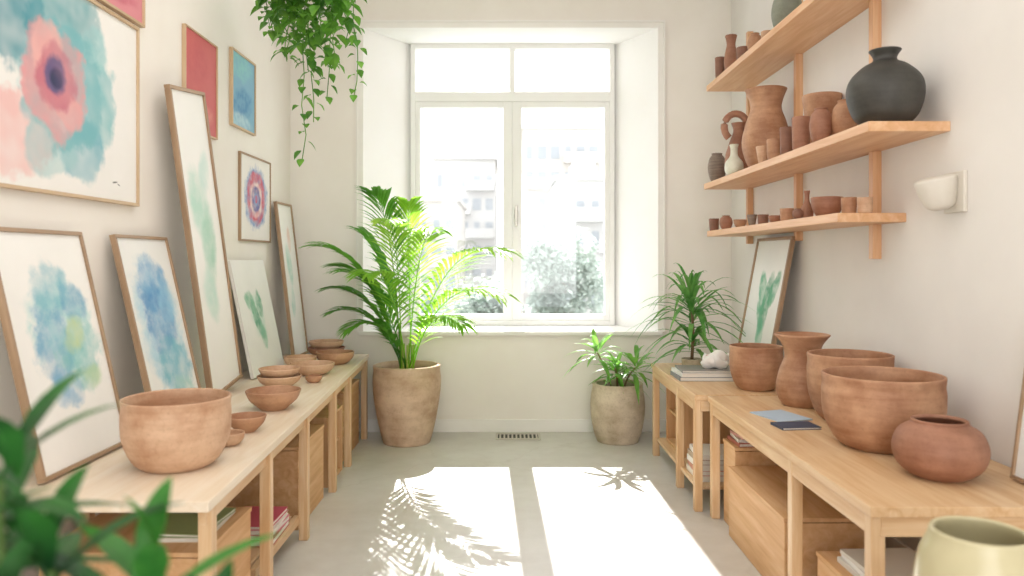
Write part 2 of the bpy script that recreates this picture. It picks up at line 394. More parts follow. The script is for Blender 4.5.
stack([(.25, .33, .015, '#E8E2D4', 'cream magazine lowest', .03), (.24, .31, .012, '#8FA06C', 'olive green magazine topmost', -.08)], -1.25, 2.98, .45, 'on the box under the near end of the left table')
stack([(.30, .36, .02, '#E9E6E0', 'white magazine lowest', .02), (.29, .34, .018, '#F2F0EC', 'bright white magazine middle', -.04), (.28, .34, .015, '#D8D3CA', 'pale grey magazine topmost', .05)],
      1.46, 2.84, .30, 'of the stack under the near end of the right table')
stack([(.30, .20, .02, '#B9705F', 'red-covered magazine', .04), (.28, .19, .018, '#EDE7DD', 'cream magazine in the middle', -.06), (.27, .19, .015, '#CF9A8E', 'salmon magazine topmost', .08)], 1.41, 4.26, .47, 'on the narrow upright box under the right table')
stack([(.24, .30, .035, '#E7DFD3', 'cream book first from the bottom', .02), (.24, .30, .03, '#C98E7A', 'salmon book second from the bottom', -.04), (.23, .29, .035, '#EDE9E2', 'white book third from the bottom', .05),
       (.23, .30, .03, '#B5A08C', 'tan book fourth from the bottom', 0), (.22, .29, .03, '#F0ECE6', 'white book topmost', -.05)], 1.28, 4.78, .141, 'in the pile under the far right table', 'book', 'book')
# on the far right table
stack([(.42, .30, .026, '#7E8184', 'grey hardback book lowest', .0), (.40, .29, .024, '#E6E3DD', 'white hardback book in the middle', .03), (.37, .27, .016, '#8E8A84', 'dark beige hardback book topmost', -.04)],
      1.335, 5.12, TZ, 'of the stack before the spiky plant', 'book', 'book')
book('magazine', 'pale blue printed booklet lying farther back on the near right table', 'magazine', (1.385, 3.86, TZ), .19, .25, .006, '#B4C8DA', .3)
book('notebook', 'dark navy notebook on the right table before the bowls', 'notebook', (1.37, 3.62, TZ), .19, .13, .012, '#35435C', .1)
# white irregular ceramic lump-like dish on the books
d_ = MB()
n0 = 48; rings = [(0, .012), (.03, .004), (.055, 0), (.082, .03), (.095, .065)]
for k, (r, z) in enumerate(rings+[(r-.010, z+.008) for r, z in reversed(rings)]):
    for i in range(n0):
        a = 2*PI*i/n0; u = r/.095
        rr = max(r, 0)*(1+.20*u*math.sin(4*a)+.1*u*math.sin(7*a+1)); zz = z+.03*u*u*math.sin(3*a+1)
        d_.v.append((rr*math.cos(a), rr*math.sin(a)*.8, zz))
for k in range(9):
    for i in range(n0): d_.f.append((k*n0+i, k*n0+(i+1) % n0, (k+1)*n0+(i+1) % n0, (k+1)*n0+i))
M['porcelain'] = simple('white_porcelain', '#F6F4F0', '#EFEBE5', .3, 8)
sd = thing('ceramic_ornament', 'small irregular white ceramic ornament resting on the book stack', 'ornament', (1.39, 5.10, TZ+.070))
d_.build('ruffled_base', M['porcelain'], sd, smooth=True)
m, nt, b, o = newmat('white_glaze_red_mark')
n = noise(nt, coords(nt), 14, 3)
nt.links.new(ramp(nt, n.outputs['Fac'], [(.60, hx('#F5F1EC')), (.66, hx('#C9503F'))]), b.inputs['Base Color']); b.inputs['Roughness'].default_value = .4
lump = MB()
lp = spline([(0, .012), (.05, .014), (.075, .05), (.06, .095), (0, .118)], 4)
lump.lathe(lp, 28)
lump.v = [(x*(1+.18*math.sin(3*math.atan2(y, x)+z*30)), y*.8*(1+.15*math.sin(2*math.atan2(y, x)+1)), z*(1+.12*math.sin(x*45))) for x, y, z in lump.v]
lump.build('rounded_top', m, sd, smooth=True)

# ---------------------------------------------------------------- pottery
def pot(name, label, cat, loc, prof, mat, group=None, wob=0, n=5, t=.012, seg=44, inner=True):
    base = [(0, 0), (prof[0][0]*.92, 0)]
    out = base+spline(prof, n)
    R0, H = prof[-1]
    inn = [(max(r-t, .001), max(z, t)) for r, z in reversed(spline(prof, n)) if z > t]
    rim = [(R0-.15*t, H+.35*t), (R0-.5*t, H+.5*t), (R0-.85*t, H+.35*t)]
    p = out+rim+inn+[(max(prof[0][0]-t, .003), t), (0, t)]
    return MB().lathe(p, seg, wob=wob).build(name, M[mat], None, smooth=True, loc=loc, label=label, category=cat, group=group)
def P(R_, H, kind):
    if kind == 'bowl': return [(R_*.5, 0), (R_*.72, H*.18), (R_*.93, H*.55), (R_, H)]
    if kind == 'deep': return [(R_*.62, 0), (R_*.8, H*.12), (R_*.97, H*.42), (R_*1.0, H*.75), (R_*.985, H*.88), (R_, H)]
    if kind == 'dish': return [(R_*.45, 0), (R_*.6, H*.2), (R_*.86, H*.55), (R_, H)]
    if kind == 'foot': return [(R_*.42, 0), (R_*.38, H*.18), (R_*.7, H*.42), (R_*.93, H*.72), (R_, H)]
    if kind == 'cup': return [(R_*.78, 0), (R_*.9, H*.12), (R_*.96, H*.55), (R_, H)]
    if kind == 'cone': return [(R_*.6, 0), (R_*.72, H*.3), (R_*.88, H*.7), (R_, H)]
    if kind == 'round': return [(R_*.5, 0), (R_*.8, H*.16), (R_, H*.5), (R_*.85, H*.82), (R_*.55, H*.96), (R_*.6, H)]
    if kind == 'round2': return [(R_*.55, 0), (R_*.88, H*.2), (R_, H*.5), (R_*.88, H*.8), (R_*.62, H*.95), (R_*.6, H)]
    if kind == 'jar': return [(R_*.52, 0), (R_*.84, H*.16), (R_, H*.42), (R_*.92, H*.63), (R_*.6, H*.79), (R_*.34, H*.86), (R_*.31, H*.92), (R_*.42, H)]
    if kind == 'vase': return [(R_*.62, 0), (R_*.85, H*.15), (R_*.98, H*.36), (R_*.8, H*.6), (R_*.62, H*.76), (R_*.68, H*.88), (R_*.84, H)]
    if kind == 'flare': return [(R_*.66, 0), (R_*.86, H*.1), (R_*.95, H*.28), (R_*.82, H*.5), (R_*.64, H*.7), (R_*.72, H*.86), (R_, H)]
    if kind == 'bottle': return [(R_*.8, 0), (R_, H*.15), (R_*.95, H*.4), (R_*.45, H*.62), (R_*.38, H*.85), (R_*.5, H)]
    if kind == 'planter': return [(R_*.68, 0), (R_*.80, H*.2), (R_*.95, H*.55), (R_, H*.8), (R_*.97, H*.93), (R_*.99, H)]
    if kind == 'roundplanter': return [(R_*.76, 0), (R_*.90, H*.2), (R_, H*.52), (R_*.99, H*.75), (R_*.93, H*.93), (R_*.94, H)]
# left table
G = 'terracotta bowls on the left table'
for nm, lab, x, y, r, h, k, mt, dz in [
    ('bowl', 'largest terracotta bowl at the near end of the left table, behind the green leaves', -1.285, 2.95, .200, .262, 'deep', 'terra2', 0),
    ('bowl', 'tiny terracotta bowl half hidden right beside the largest bowl on the left table', -1.2, 3.27, .065, .05, 'bowl', 'terra2', 0),
    ('bowl', 'small low terracotta bowl just behind the largest bowl on the left table', -1.215, 3.53, .09, .07, 'dish', 'terra', 0),
    ('bowl', 'wide terracotta bowl near the front edge, middle of the left table', -1.25, 4.05, .144, .10, 'dish', 'terra', 0),
    ('bowl', 'terracotta bowl before the tall leaning canvas, lower of a stacked pair', -1.42, 4.72, .135, .075, 'dish', 'terra2', 0),
    ('bowl', 'terracotta bowl before the tall leaning canvas, upper of a stacked pair', -1.42, 4.72, .125, .07, 'dish', 'terra2', .05),
    ('bowl', 'tiny low terracotta bowl on the left table right of the stacked pair', -1.26, 4.93, .055, .04, 'bowl', 'terra', 0),
    ('bowl', 'shallow terracotta bowl before the white canvas with green leaf', -1.53, 5.6, .118, .08, 'bowl', 'terra2', 0),
    ('bowl', 'broad shallow pink-tan bowl in the far middle of the left table', -1.36, 5.27, .155, .075, 'bowl', 'terra2', 0),
    ('bowl', 'deep terracotta bowl at the far front edge of the left table', -1.32, 5.8, .145, .09, 'bowl', 'terra', 0),
    ('bowl', 'wide terracotta bowl farthest back on the left table by the palm, lower of two stacked', -1.47, 6.15, .15, .085, 'dish', 'terra3', 0),
    ('bowl', 'wide terracotta bowl farthest back on the left table by the palm, upper of two stacked', -1.47, 6.15, .14, .08, 'dish', 'terra2', .055)]:
    pot(nm, lab, nm, (x, y, TZ+dz), P(r, h, k), mt, G, t=.009)
# right table
G = 'terracotta pots on the right tables'
for nm, lab, x, y, r, h, k, mt in [
    ('bowl', 'rounded terracotta bowl farthest back of the right pots, before the leaning leaf painting', 1.527, 4.68, .158, .262, 'deep', 'terra'),
    ('vase', 'tall waisted terracotta vase with flared rim between two bowls', 1.61, 4.16, .145, .385, 'flare', 'terra'),
    ('bowl', 'deep straight-sided terracotta bowl between the waisted vase and the largest bowl', 1.70, 3.78, .20, .325, 'deep', 'terra'),
    ('bowl', 'largest wide terracotta bowl on the right table', 1.60, 3.25, .242, .305, 'deep', 'terra'),
    ('pot', 'squat round terracotta pot with narrow mouth at the near end of the right table', 1.59, 2.8, .160, .205, 'round2', 'terra3')]:
    pot(nm, lab, nm, (x, y, TZ), P(r, h, k), mt, G, wob=.004)

# shelf unit
su = thing('wall_shelf', 'three-tier pale wooden wall shelf full of pottery on the right wall', 'shelf', (1.77, 4.9, 1.35))
S = {1: (1.725, 3.70, 6.13, 1.605), 2: (2.105, 3.33, 6.13, 1.58), 3: (2.895, 3.55, 6.13, 1.60)}
for k, (z, y0, y1, x0) in S.items():
    MB().box(x0-1.77, 1.94-1.77, y0-4.9, y1-4.9, z-.045-1.35, z-1.35).build('shelf_board', M['shelfwood_y'], su, bev=.003)
for Y, z0, z1 in ((3.97, 1.50, 3.3), (5.02, 1.62, 3.3), (6.03, 1.62, 3.3)):
    zs = [z0]+[q for k in (1, 2, 3) for q in (S[k][0]-.045, S[k][0])]+[z1]
    for i in range(0, len(zs), 2):
        MB().box(1.895-1.77, .17, Y-4.9-.024, Y-4.9+.024, zs[i]-1.35, zs[i+1]-1.35).build('upright', M['shelfwood_z'], su, bev=.002)
def sh(shelf, px, wpx, top, X, kind, mat, nm, lab, grp, rmax=None):
    Y = X*F/(px-CX); r = wpx/2*Y/F; z = S[shelf][0]; h = EYE+(CY-top)*Y/F-z
    return pot(nm, lab, nm, (X, Y, z), P(r, h, kind), mat, grp, t=min(.008, r*.15), seg=32), (X, Y, z, r, h)
G2 = 'pottery on the middle wall shelf'
for a in [
    (885, 72, 51, 1.74, 'jar', 'dark', 'vase', 'large dark charcoal stoneware vase at the near end of the middle shelf'),
    (846, 28, 101, 1.76, 'round', 'terra', 'pot', 'round terracotta pot left of the dark vase, middle shelf'),
    (821, 22, 109, 1.65, 'round', 'terra3', 'pot', 'small round terracotta pot second left of the dark vase'),
    (822, 38, 96, 1.838, 'cone', 'terra', 'vase', 'tall wide-mouthed tan vessel standing at the wall behind two small pots'),
    (801, 18, 118, 1.645, 'cup', 'terra3', 'cup', 'terracotta cup tallest of the four cups on the middle shelf'),
    (787, 14, 128, 1.66, 'cup', 'terra4', 'cup', 'brown cup second tallest of the four cups, middle shelf'),
    (775, 16, 140, 1.65, 'cup', 'terra', 'cup', 'short terracotta cup before the big shelf vase'),
    (763, 14, 147, 1.63, 'cone', 'terra2', 'cup', 'smallest tan cup left of the four in front of the big shelf vase'),
    (766, 48, 90, 1.76, 'vase', 'terra', 'vase', 'large terracotta vase with flared neck on the middle shelf'),
    (734, 18, 145, 1.62, 'bottle', 'cream', 'bottle', 'little cream bottle vase near the far end of the middle shelf'),
    (717, 18, 154, 1.66, 'round', 'greyclay', 'pot', 'ridged grey clay pot at the far end of the middle shelf')]:
    sh(2, *a, G2)
# jug with ring handle
Yj = 1.72*F/(736-CX)
jg = thing('jug', 'terracotta jug with thick looped neck handle, far part of the middle shelf', 'jug', (1.74, Yj, S[2][0]), 0, G2)
jp = spline([(.06, 0), (.095, .07), (.10, .16), (.07, .27), (.04, .36), (.055, .42)], 5)
MB().lathe([(0, 0)]+jp+[(r-.008, z) for r, z in reversed(jp) if z > .01]+[(0, .01)], 32).build('jug_body', M['terra3'], jg, smooth=True)
MB().tube([(-.03+.088*math.cos(a), -.03, .385+.10*math.sin(a)) for a in [-.5*PI+i*PI*1.8/20 for i in range(21)]], .026, 10).build('handle', M['terra3'], jg, smooth=True)
G1 = 'small pottery on the lowest wall shelf'
for a in [
    (714, 10, 219, 1.64, 'cup', 'terra4', 'cup', 'brown cup at the far end of the lowest shelf'),
    (726, 13, 216, 1.66, 'round', 'terra3', 'pot', 'small round terracotta pot second from the far end, lowest shelf'),
    (740, 13, 220, 1.66, 'bowl', 'terra', 'bowl', 'small tan bowl third from the far end, lowest shelf'),
    (752, 10, 215, 1.66, 'cone', 'greyclay', 'cup', 'grey-brown tapered cup fourth from the far end, lowest shelf'),
    (763, 11, 215, 1.66, 'cup', 'terra4', 'cup', 'dark brown cup fifth from the far end, lowest shelf'),
    (775, 13, 216, 1.66, 'bowl', 'terra3', 'bowl', 'little terracotta bowl sixth from the far end, lowest shelf'),
    (787, 14, 209, 1.66, 'cup', 'terra', 'cup', 'light terracotta cup left of the small bottle, lowest shelf'),
    (798, 11, 209, 1.64, 'round', 'terra4', 'pot', 'mini round brown pot touching the small bottle, lowest shelf'),
    (807, 12, 191, 1.72, 'bottle', 'terra3', 'bottle', 'slim terracotta bottle on the lowest shelf'),
    (827, 31, 198, 1.74, 'bowl', 'terra3', 'bowl', 'widest terracotta bowl on the lowest shelf'),
    (849, 15, 198, 1.74, 'cup', 'terra', 'cup', 'terracotta cup between the widest bowl and the end cup, lowest shelf'),
    (865, 15, 198, 1.76, 'cup', 'terra2', 'cup', 'pinkish cup at the near end of the lowest shelf')]:
    sh(1, *a, G1)
G3 = 'pottery on the top wall shelf'
for a in [
    (731, 14, 36, 1.70, 'vase', 'terra3', 'vase', 'slim terracotta vase at the far end of the top shelf'),
    (720, 10, 58, 1.65, 'cup', 'terra4', 'cup', 'brown cup farthest on the top shelf'),
    (743, 13, 48, 1.66, 'cup', 'terra4', 'cup', 'dark terracotta cup right of the slim vase, top shelf'),
    (755, 15, 34, 1.70, 'round', 'terra', 'pot', 'rounded terracotta pot in the middle of the top shelf'),
    (767, 12, 32, 1.68, 'cup', 'terra2', 'cup', 'light tan cup next to the sage pot, top shelf'),
    (787, 30, -8, 1.74, 'round', 'sage', 'jar', 'sage green stoneware jar on the top shelf'),]:
    sh(3, *a, G3)

# sconce
sc = thing('wall_sconce', 'off-white scoop-shaped sconce on the right wall past the shelves', 'lamp', (XR, 3.3, 1.70))
MB().box(-.018, 0, -.095, .055, 0, .175).build('wall_plate', M['shade'], sc, bev=.004)
shp = spline([(.03, .0), (.062, .018), (.082, .07), (.095, .13), (.088, .146), (.05, .154)], 6)
sd_ = MB().lathe([(0, 0)]+shp+[(0, .156)], 32).build('lamp_shade', M['shade'], sc, smooth=True)
sd_.location = (-.056, 0, .014); sd_.rotation_euler = (0, math.radians(-12), 0); sd_.scale = (.92, .85, .95)

# ---------------------------------------------------------------- paintings
def panel(name, label, cat, p0, width, height, side, lean, mat, fmat='frameL', fw=.02, t=.025, framed=True, group=None, roll=0, yaw=0, edge='canvasedge'):
    if side == 'L': u = V(-math.sin(yaw), math.cos(yaw), 0)
    else: u = V(math.sin(yaw), -math.cos(yaw), 0)
    nh = u.cross(V(0, 0, 1))  # towards the room
    ang = math.asin(min(.9, lean/height))
    v = (V(0, 0, 1)*math.cos(ang)-nh*math.sin(ang)).normalized()
    if roll:
        q = Matrix.Rotation(roll, 3, u.cross(v)); u = q @ u; v = q @ v
    n = u.cross(v)
    c = Vector(p0)+u*width/2
    o = thing(name, label, cat, group=group)
    o.matrix_world = Matrix(((u.x, v.x, n.x, c.x), (u.y, v.y, n.y, c.y), (u.z, v.z, n.z, c.z), (0, 0, 0, 1)))
    h = width/2
    if framed:
        MB().box(-h, h, 0, fw, 0, t).build('frame_rail', M[fmat+'_x'], o, bev=.002)
        MB().box(-h, h, height-fw, height, 0, t).build('frame_rail', M[fmat+'_x'], o, bev=.002)
        MB().box(-h, -h+fw, fw, height-fw, 0, t).build('frame_stile', M[fmat+'_y'], o, bev=.002)
        MB().box(h-fw, h, fw, height-fw, 0, t).build('frame_stile', M[fmat+'_y'], o, bev=.002)
        bk = MB().box(-h+fw*.6, h-fw*.6, fw*.6, height-fw*.6, t*.1, t*.45).build('backing_board', M['paper'], o)
        a = MB().quad((-h+fw*.8, fw*.8, t*.62), (h-fw*.8, fw*.8, t*.62), (h-fw*.8, height-fw*.8, t*.62), (-h+fw*.8, height-fw*.8, t*.62))
    else:
        bk = MB().box(-h, h, 0, height, 0, t).build('stretched_canvas', M[edge], o, bev=.002)
        a = MB().quad((-h+.001, .001, t+.001), (h-.001, .001, t+.001), (h-.001, height-.001, t+.001), (-h+.001, height-.001, t+.001))
    a.uv = {0: (0, 0), 1: (width/height, 0), 2: (width/height, 1), 3: (0, 1)}
    a.build('artwork', mat, bk)
    return o
A1 = art('big_flower_art', '#F3F0EC', [
    (.62, .24, .34, .22, 10, '#EDBCB8', .9, .25, .5), (.98, .82, .34, .22, 20, '#4F9EA8', .9, .22, .5), (1.22, .52, .24, .30, 0, '#84BFC4', .9, .25, .5), (1.14, .22, .22, .18, 30, '#72B2C0', .85, .25, .5),
    (.62, .74, .28, .20, 60, '#3F8F9E', .9, .22, .5), (.85, .20, .24, .14, 0, '#97C6C8', .8, .25, .5), (1.22, .76, .15, .14, 0, '#A0CDCF', .8, .3, .5), (.98, .52, .36, .34, 0, '#6FB4BB', .8, .22, .5),
    (.90, .52, .27, .29, 15, '#E29A9C', .95, .18, .45), (.82, .66, .16, .12, 30, '#EDB4AE', .85, .3, .5), (1.0, .40, .14, .10, -30, '#EAA6A4', .85, .3, .5), (.90, .54, .17, .18, 0, '#C4687A', .85, .3, .5), (.89, .55, .11, .11, 0, '#4A4C80', .9, .4, .5), (.90, .54, .06, .06, 0, '#1E2450', 1, .5, .4),
    (1.43, .10, .035, .006, 8, '#57524E', .9, .5, .6), (1.47, .09, .02, .004, -20, '#57524E', .9, .5, .6)], det=3)
panel('framed_painting', 'largest framed painting of a teal and pink flower high on the left wall', 'painting', (XL, 2.34, 1.765), 1.50, .90, 'L', 0, A1, 'frameL', .015, .03)
A2 = art('pink_abstract', '#DE8F98', [(.3, .3, .5, .2, 0, '#E8A9AC', .8, .5, .4), (.9, .15, .4, .1, 0, '#C75F74', .8, .5, .4)])
panel('framed_painting', 'pink painting above the large flower painting, cut by the photo top', 'painting', (XL, 3.1, 2.685), .80, .6, 'L', 0, A2, 'frameL', .014, .03)
A3 = art('red_canvas', '#CE6463', [(.3, .7, .4, .3, 20, '#C25458', .8, .6, .4), (.5, .2, .3, .15, 0, '#DE8C7F', .7, .6, .4)])
panel('canvas_painting', 'plain coral red canvas high between the large flower and small blue painting', 'painting', (XL, 4.40, 2.265), .49, .60, 'L', 0, A3, 'frameL', .010, .025)
A4 = art('blue_wash', '#7FB4CF', [(.3, .85, .6, .25, 0, '#8FD0CF', .8, .5, .4), (.4, .35, .5, .25, 10, '#3F86B8', .85, .5, .4), (.3, .08, .6, .15, 0, '#BBD9E2', .8, .5, .3)])
panel('framed_painting', 'small framed blue wash painting highest near the back corner', 'painting', (XL, 5.15, 2.41), .48, .53, 'L', 0, A4, 'frameL', .014, .025)
A5 = art('ring_art', '#F1EDE8', [(.55, .52, .44, .42, 0, '#5C86C0', .9, .2, .35), (.55, .52, .37, .35, 0, '#D2505F', .95, .2, .3), (.55, .5, .25, .24, 0, '#F0DCD6', .9, .25, .3), (.55, .5, .19, .18, 0, '#44589E', .9, .25, .3), (.55, .5, .10, .10, 0, '#7E9CCB', .9, .4, .2), (.55, .5, .06, .06, 0, '#D0485C', .9, .4, .2)])
panel('framed_painting', 'framed red and blue concentric ring painting on the left wall', 'painting', (XL, 5.32, 1.628), .68, .63, 'L', 0, A5, 'frame', .014, .02)
A6 = art('tall_leaf', '#F5F4F0', [(.12, .62, .10, .16, 15, '#AAD8C6', .8, .5, .5), (.16, .48, .08, .18, -12, '#93C9B0', .8, .5, .5), (.12, .32, .07, .12, 10, '#B8DDD0', .75, .5, .5), (.20, .74, .06, .1, -25, '#C3E0D8', .7, .5, .5)])
panel('leaning_canvas', 'tallest leaning canvas with a faint green wash, reaching high up the left wall', 'painting', (-1.675, 4.24, TZ+.004), .49, 1.74, 'L', .15, A6, 'frame', .02, .032, roll=.125)
A7 = art('blue_cloud', '#F5F3EF', [(.36, .58, .26, .26, 20, '#A6D6D6', .8, .45, .9), (.30, .74, .18, .13, 40, '#6FB5C6', .8, .4, .9), (.26, .50, .18, .17, 0, '#5AA0C6', .8, .4, .9), (.44, .44, .20, .16, 25, '#7FC0BE', .8, .4, .9), (.28, .33, .15, .10, -20, '#6FA9CC', .75, .4, .9),
    (.47, .68, .12, .10, 0, '#4F9AC0', .75, .4, .8), (.42, .54, .12, .08, 30, '#C9D79A', .75, .5, .8), (.50, .34, .09, .07, 20, '#B5D2A6', .75, .5, .8)])
panel('leaning_canvas', 'leaning framed painting of a loose teal and green watercolour cloud, nearest on the left table', 'painting', (-1.66, 2.68, TZ+.004), .60, .93, 'L', .205, A7, 'frame', .016, .028)
A8 = art('blue_wash_tall', '#EFEFEC', [(.30, .50, .30, .44, 5, '#A9CFE0', .85, .4, .6), (.30, .72, .22, .20, 20, '#5B9CCB', .85, .4, .8), (.30, .52, .22, .22, 15, '#4788C0', .8, .4, .8), (.36, .28, .22, .2, 10, '#6DB3C6', .85, .4, .8), (.40, .12, .18, .1, 0, '#9ACBC6', .8, .4, .7), (.42, .62, .12, .14, 0, '#8FC0DC', .8, .4, .7)])
panel('leaning_canvas', 'leaning framed canvas filled with a blue and teal watercolour wash, second on the left table', 'painting', (-1.66, 3.55, TZ+.004), .55, .93, 'L', .205, A8, 'frame', .015, .028)
A9 = art('green_leaf_a', '#F5F4F1', [(.40, .48, .20, .26, 20, '#C3E2D5', .7, .5, .6), (.38, .46, .09, .24, 28, '#4A9E7A', .9, .35, .6), (.28, .62, .10, .14, 50, '#79BC9A', .85, .35, .6), (.50, .60, .08, .16, -5, '#5BA885', .9, .35, .6), (.46, .32, .08, .14, 10, '#8AC6AB', .85, .35, .6)])
panel('leaning_canvas', 'small white frameless leaning canvas with a loose green leaf wash, behind the bowls', 'painting', (-1.70, 5.02, TZ+.004), .68, .80, 'L', .16, A9, t=.022, framed=False, edge='whiteedge')
A10 = art('green_drip', '#F3F1EC', [(.15, .6, .07, .16, 10, '#A3CDBD', .8, .45, .5), (.14, .35, .06, .12, -10, '#B9D8CB', .8, .45, .5), (.2, .78, .05, .1, 0, '#E0BBA8', .8, .45, .5)])
panel('leaning_canvas', 'narrow wood-framed leaning canvas farthest back by the window wall corner', 'painting', (-1.715, 6.02, TZ+.004), .42, 1.26, 'L', .145, A10, 'frame', .017, .028)
A11 = art('green_leaf_b', '#F4F3EE', [(.42, .48, .10, .30, -12, '#3E9A6C', .95, .3, .5), (.30, .60, .09, .2, 20, '#58AE82', .9, .3, .5), (.55, .62, .08, .18, -30, '#45A073', .9, .3, .5), (.4, .26, .08, .18, 12, '#74BF99', .9, .3, .5), (.34, .40, .06, .16, 38, '#52AC7E', .9, .3, .5)])
panel('leaning_canvas', 'wood-framed green leaf painting leaning under the shelves on the right', 'painting', (1.73, 5.72, TZ+.004), .70, .96, 'R', .175, A11, 'frame', .022, .03)
panel('leaning_canvas', 'framed blue painting leaning at the near right edge of the photo', 'painting', (1.84, 2.755, TZ+.004), .28, .55, 'R', .07, A8, 'frame', .014, .022)

# ---------------------------------------------------------------- plants
def planter(name_label, cat, loc, r, h, mat='planter', foliage_name='potted_plant', kind='planter'):
    t = thing(foliage_name, name_label, cat, loc)
    pr = spline(P(r, h, kind), 6)
    p = [(0, 0)]+pr+[(r*.92, h+.006), (r*.88, h+.004)]+[(x-.03, z) for x, z in reversed(pr) if z > h*.75]+[(0, h*.78)]
    pt = MB().lathe(p, 56, wob=.003).build('pot', M[mat], t, smooth=True)
    MB().lathe([(r*.90, h*.86), (r*.6, h*.885), (0, h*.9)], 32).build('soil', M['soil'], pt, smooth=True)
    return t
def bez(a, b_, c, n):
    return [a*(1-t)**2+b_*2*t*(1-t)+c*t*t for t in [i/n for i in range(n+1)]]
# areca palm
pl = planter('tall arching palm in a large tan terracotta planter left of the window', 'plant', (-.83, 6.24, 0), .28, .63, foliage_name='potted_palm')
# (dx, dy, tip z, lit colour)
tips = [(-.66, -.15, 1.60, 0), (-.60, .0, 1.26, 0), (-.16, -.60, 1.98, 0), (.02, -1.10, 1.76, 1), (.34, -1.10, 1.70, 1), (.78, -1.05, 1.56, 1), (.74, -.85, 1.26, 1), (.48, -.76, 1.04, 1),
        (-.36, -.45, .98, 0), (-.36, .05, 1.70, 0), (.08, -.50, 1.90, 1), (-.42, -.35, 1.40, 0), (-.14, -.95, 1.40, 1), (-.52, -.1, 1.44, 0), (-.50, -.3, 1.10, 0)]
for i, (dx, dy, tz, br) in enumerate(tips):
    a = V(R.uniform(-.05, .05), R.uniform(-.05, .05), .56); c = V(dx, dy, tz)
    hz = math.hypot(dx, dy)
    b_ = V(dx*.40, dy*.46, .56+(max(tz, 1.05)-.56)*.76+.04+hz*.24)
    NN = 30
    pts = bez(a, b_, c, NN)
    fr = MB().tube(pts, .006, 5, .002)
    Lr = sum((pts[k+1]-pts[k]).length for k in range(NN))
    for k in range(7, NN+1):
        t = k/NN; tg = (pts[min(k+1, NN)]-pts[k-1]).normalized()
        s = tg.cross(V(0, 0, 1))
        if s.length < .2: s = tg.cross(V(0, 1, .2))
        s.normalize(); u = (t-.22)/.78
        l = (.13+.26*math.sin(PI*min(1, .22+.68*u)))*min(1.1, Lr/1.15)
        for sg in (-1, 1):
            d = tg*(.75+.5*u)+s*sg*(.75-.3*u)+V(0, 0, .14)+V(R.uniform(-.06, .06), R.uniform(-.06, .06), R.uniform(-.05, .05))
            fr.leaf(pts[k]+V(0, 0, R.uniform(-.01, .01)), d, l*R.uniform(.92, 1.08), .034, .3, 4)
    fr.leaf(pts[-1], (pts[-1]-pts[-2]), .14, .028, .3, 4)
    fr.build('frond', M['palm_lit' if br else 'palm'], pl)
for k in range(9):
    a = k*.7; MB().tube([(.05*math.cos(a), .05*math.sin(a), .5), (.06*math.cos(a), .06*math.sin(a), .8)], .012, 6, .008).build('stem', M['palmstem'], pl, smooth=True)

def rosette(mb, p, n, L, W, e0, e1, droop, seed, jitter=.02, fore=False, peak=.35):
    r = random.Random(seed)
    for i in range(n):
        a = i*2.39996+r.uniform(-.2, .2); e = math.radians(e0+(e1-e0)*(i/max(1, n-1))+r.uniform(-6, 6))
        d = V(math.cos(a)*math.cos(e), math.sin(a)*math.cos(e), math.sin(e))
        mb.leaf(V(*p)+V(r.uniform(-jitter, jitter), r.uniform(-jitter, jitter), -.10*(1-i/n)+.02), d, L*r.uniform(.8, 1.12), W, droop*r.uniform(.7, 1.2), 7, peak=peak)
# small floor plant
sp = planter('smaller round sandy planter of young leafy plants below the window sill, right', 'plant', (.905, 6.28, 0), .222, .475, 'planter2', kind='roundplanter')
for (hx_, hy_, hz_, n_, L_, sd_) in ((-.18, -.12, .76, 22, .34, 3), (.13, -.12, .64, 22, .34, 4), (.0, .0, .58, 18, .30, 5), (-.04, -.14, .64, 14, .27, 6)):
    MB().tube(bez(V(hx_*.3, hy_*.3, .40), V(hx_*.4, hy_, .55), V(hx_, hy_, hz_-.02), 8), .009, 6, .006).build('stem', M['bark'], sp, smooth=True)
    f_ = MB(); rosette(f_, (hx_, hy_, hz_), n_, L_, .042, -5, 68, .45, sd_); f_.build('foliage', M['small'], sp)
# spiky plant on far right table
dp = thing('potted_plant', 'spiky arching plant in a small pot on the far right table', 'plant', (1.34, 5.54, TZ))
pr = spline([(.06, 0), (.07, .03), (.075, .075)], 5)
pt = MB().lathe([(0, 0)]+pr+[(r-.01, z) for r, z in reversed(pr) if z > .045]+[(0, .05)], 36).build('pot', M['planter2'], dp, smooth=True)
MB().lathe([(.065, .062), (0, .066)], 24).build('soil', M['soil'], pt)
MB().tube([(0, 0, .06), (.01, 0, .25), (0, 0, .45)], .012, 8, .010).build('stem', M['bark'], dp, smooth=True)
for q, (px_, pz, n_, L_, e0, e1, dr) in enumerate(((0, .48, 40, .64, 12, 84, .6), (.0, .36, 22, .56, -5, 55, .5), (.0, .20, 24, .44, 0, 60, .5))):
    f_ = MB(); rosette(f_, (px_, 0, pz), n_, L_, .038, e0, e1, dr, 20+q); f_.build('foliage', M['drac'], dp)

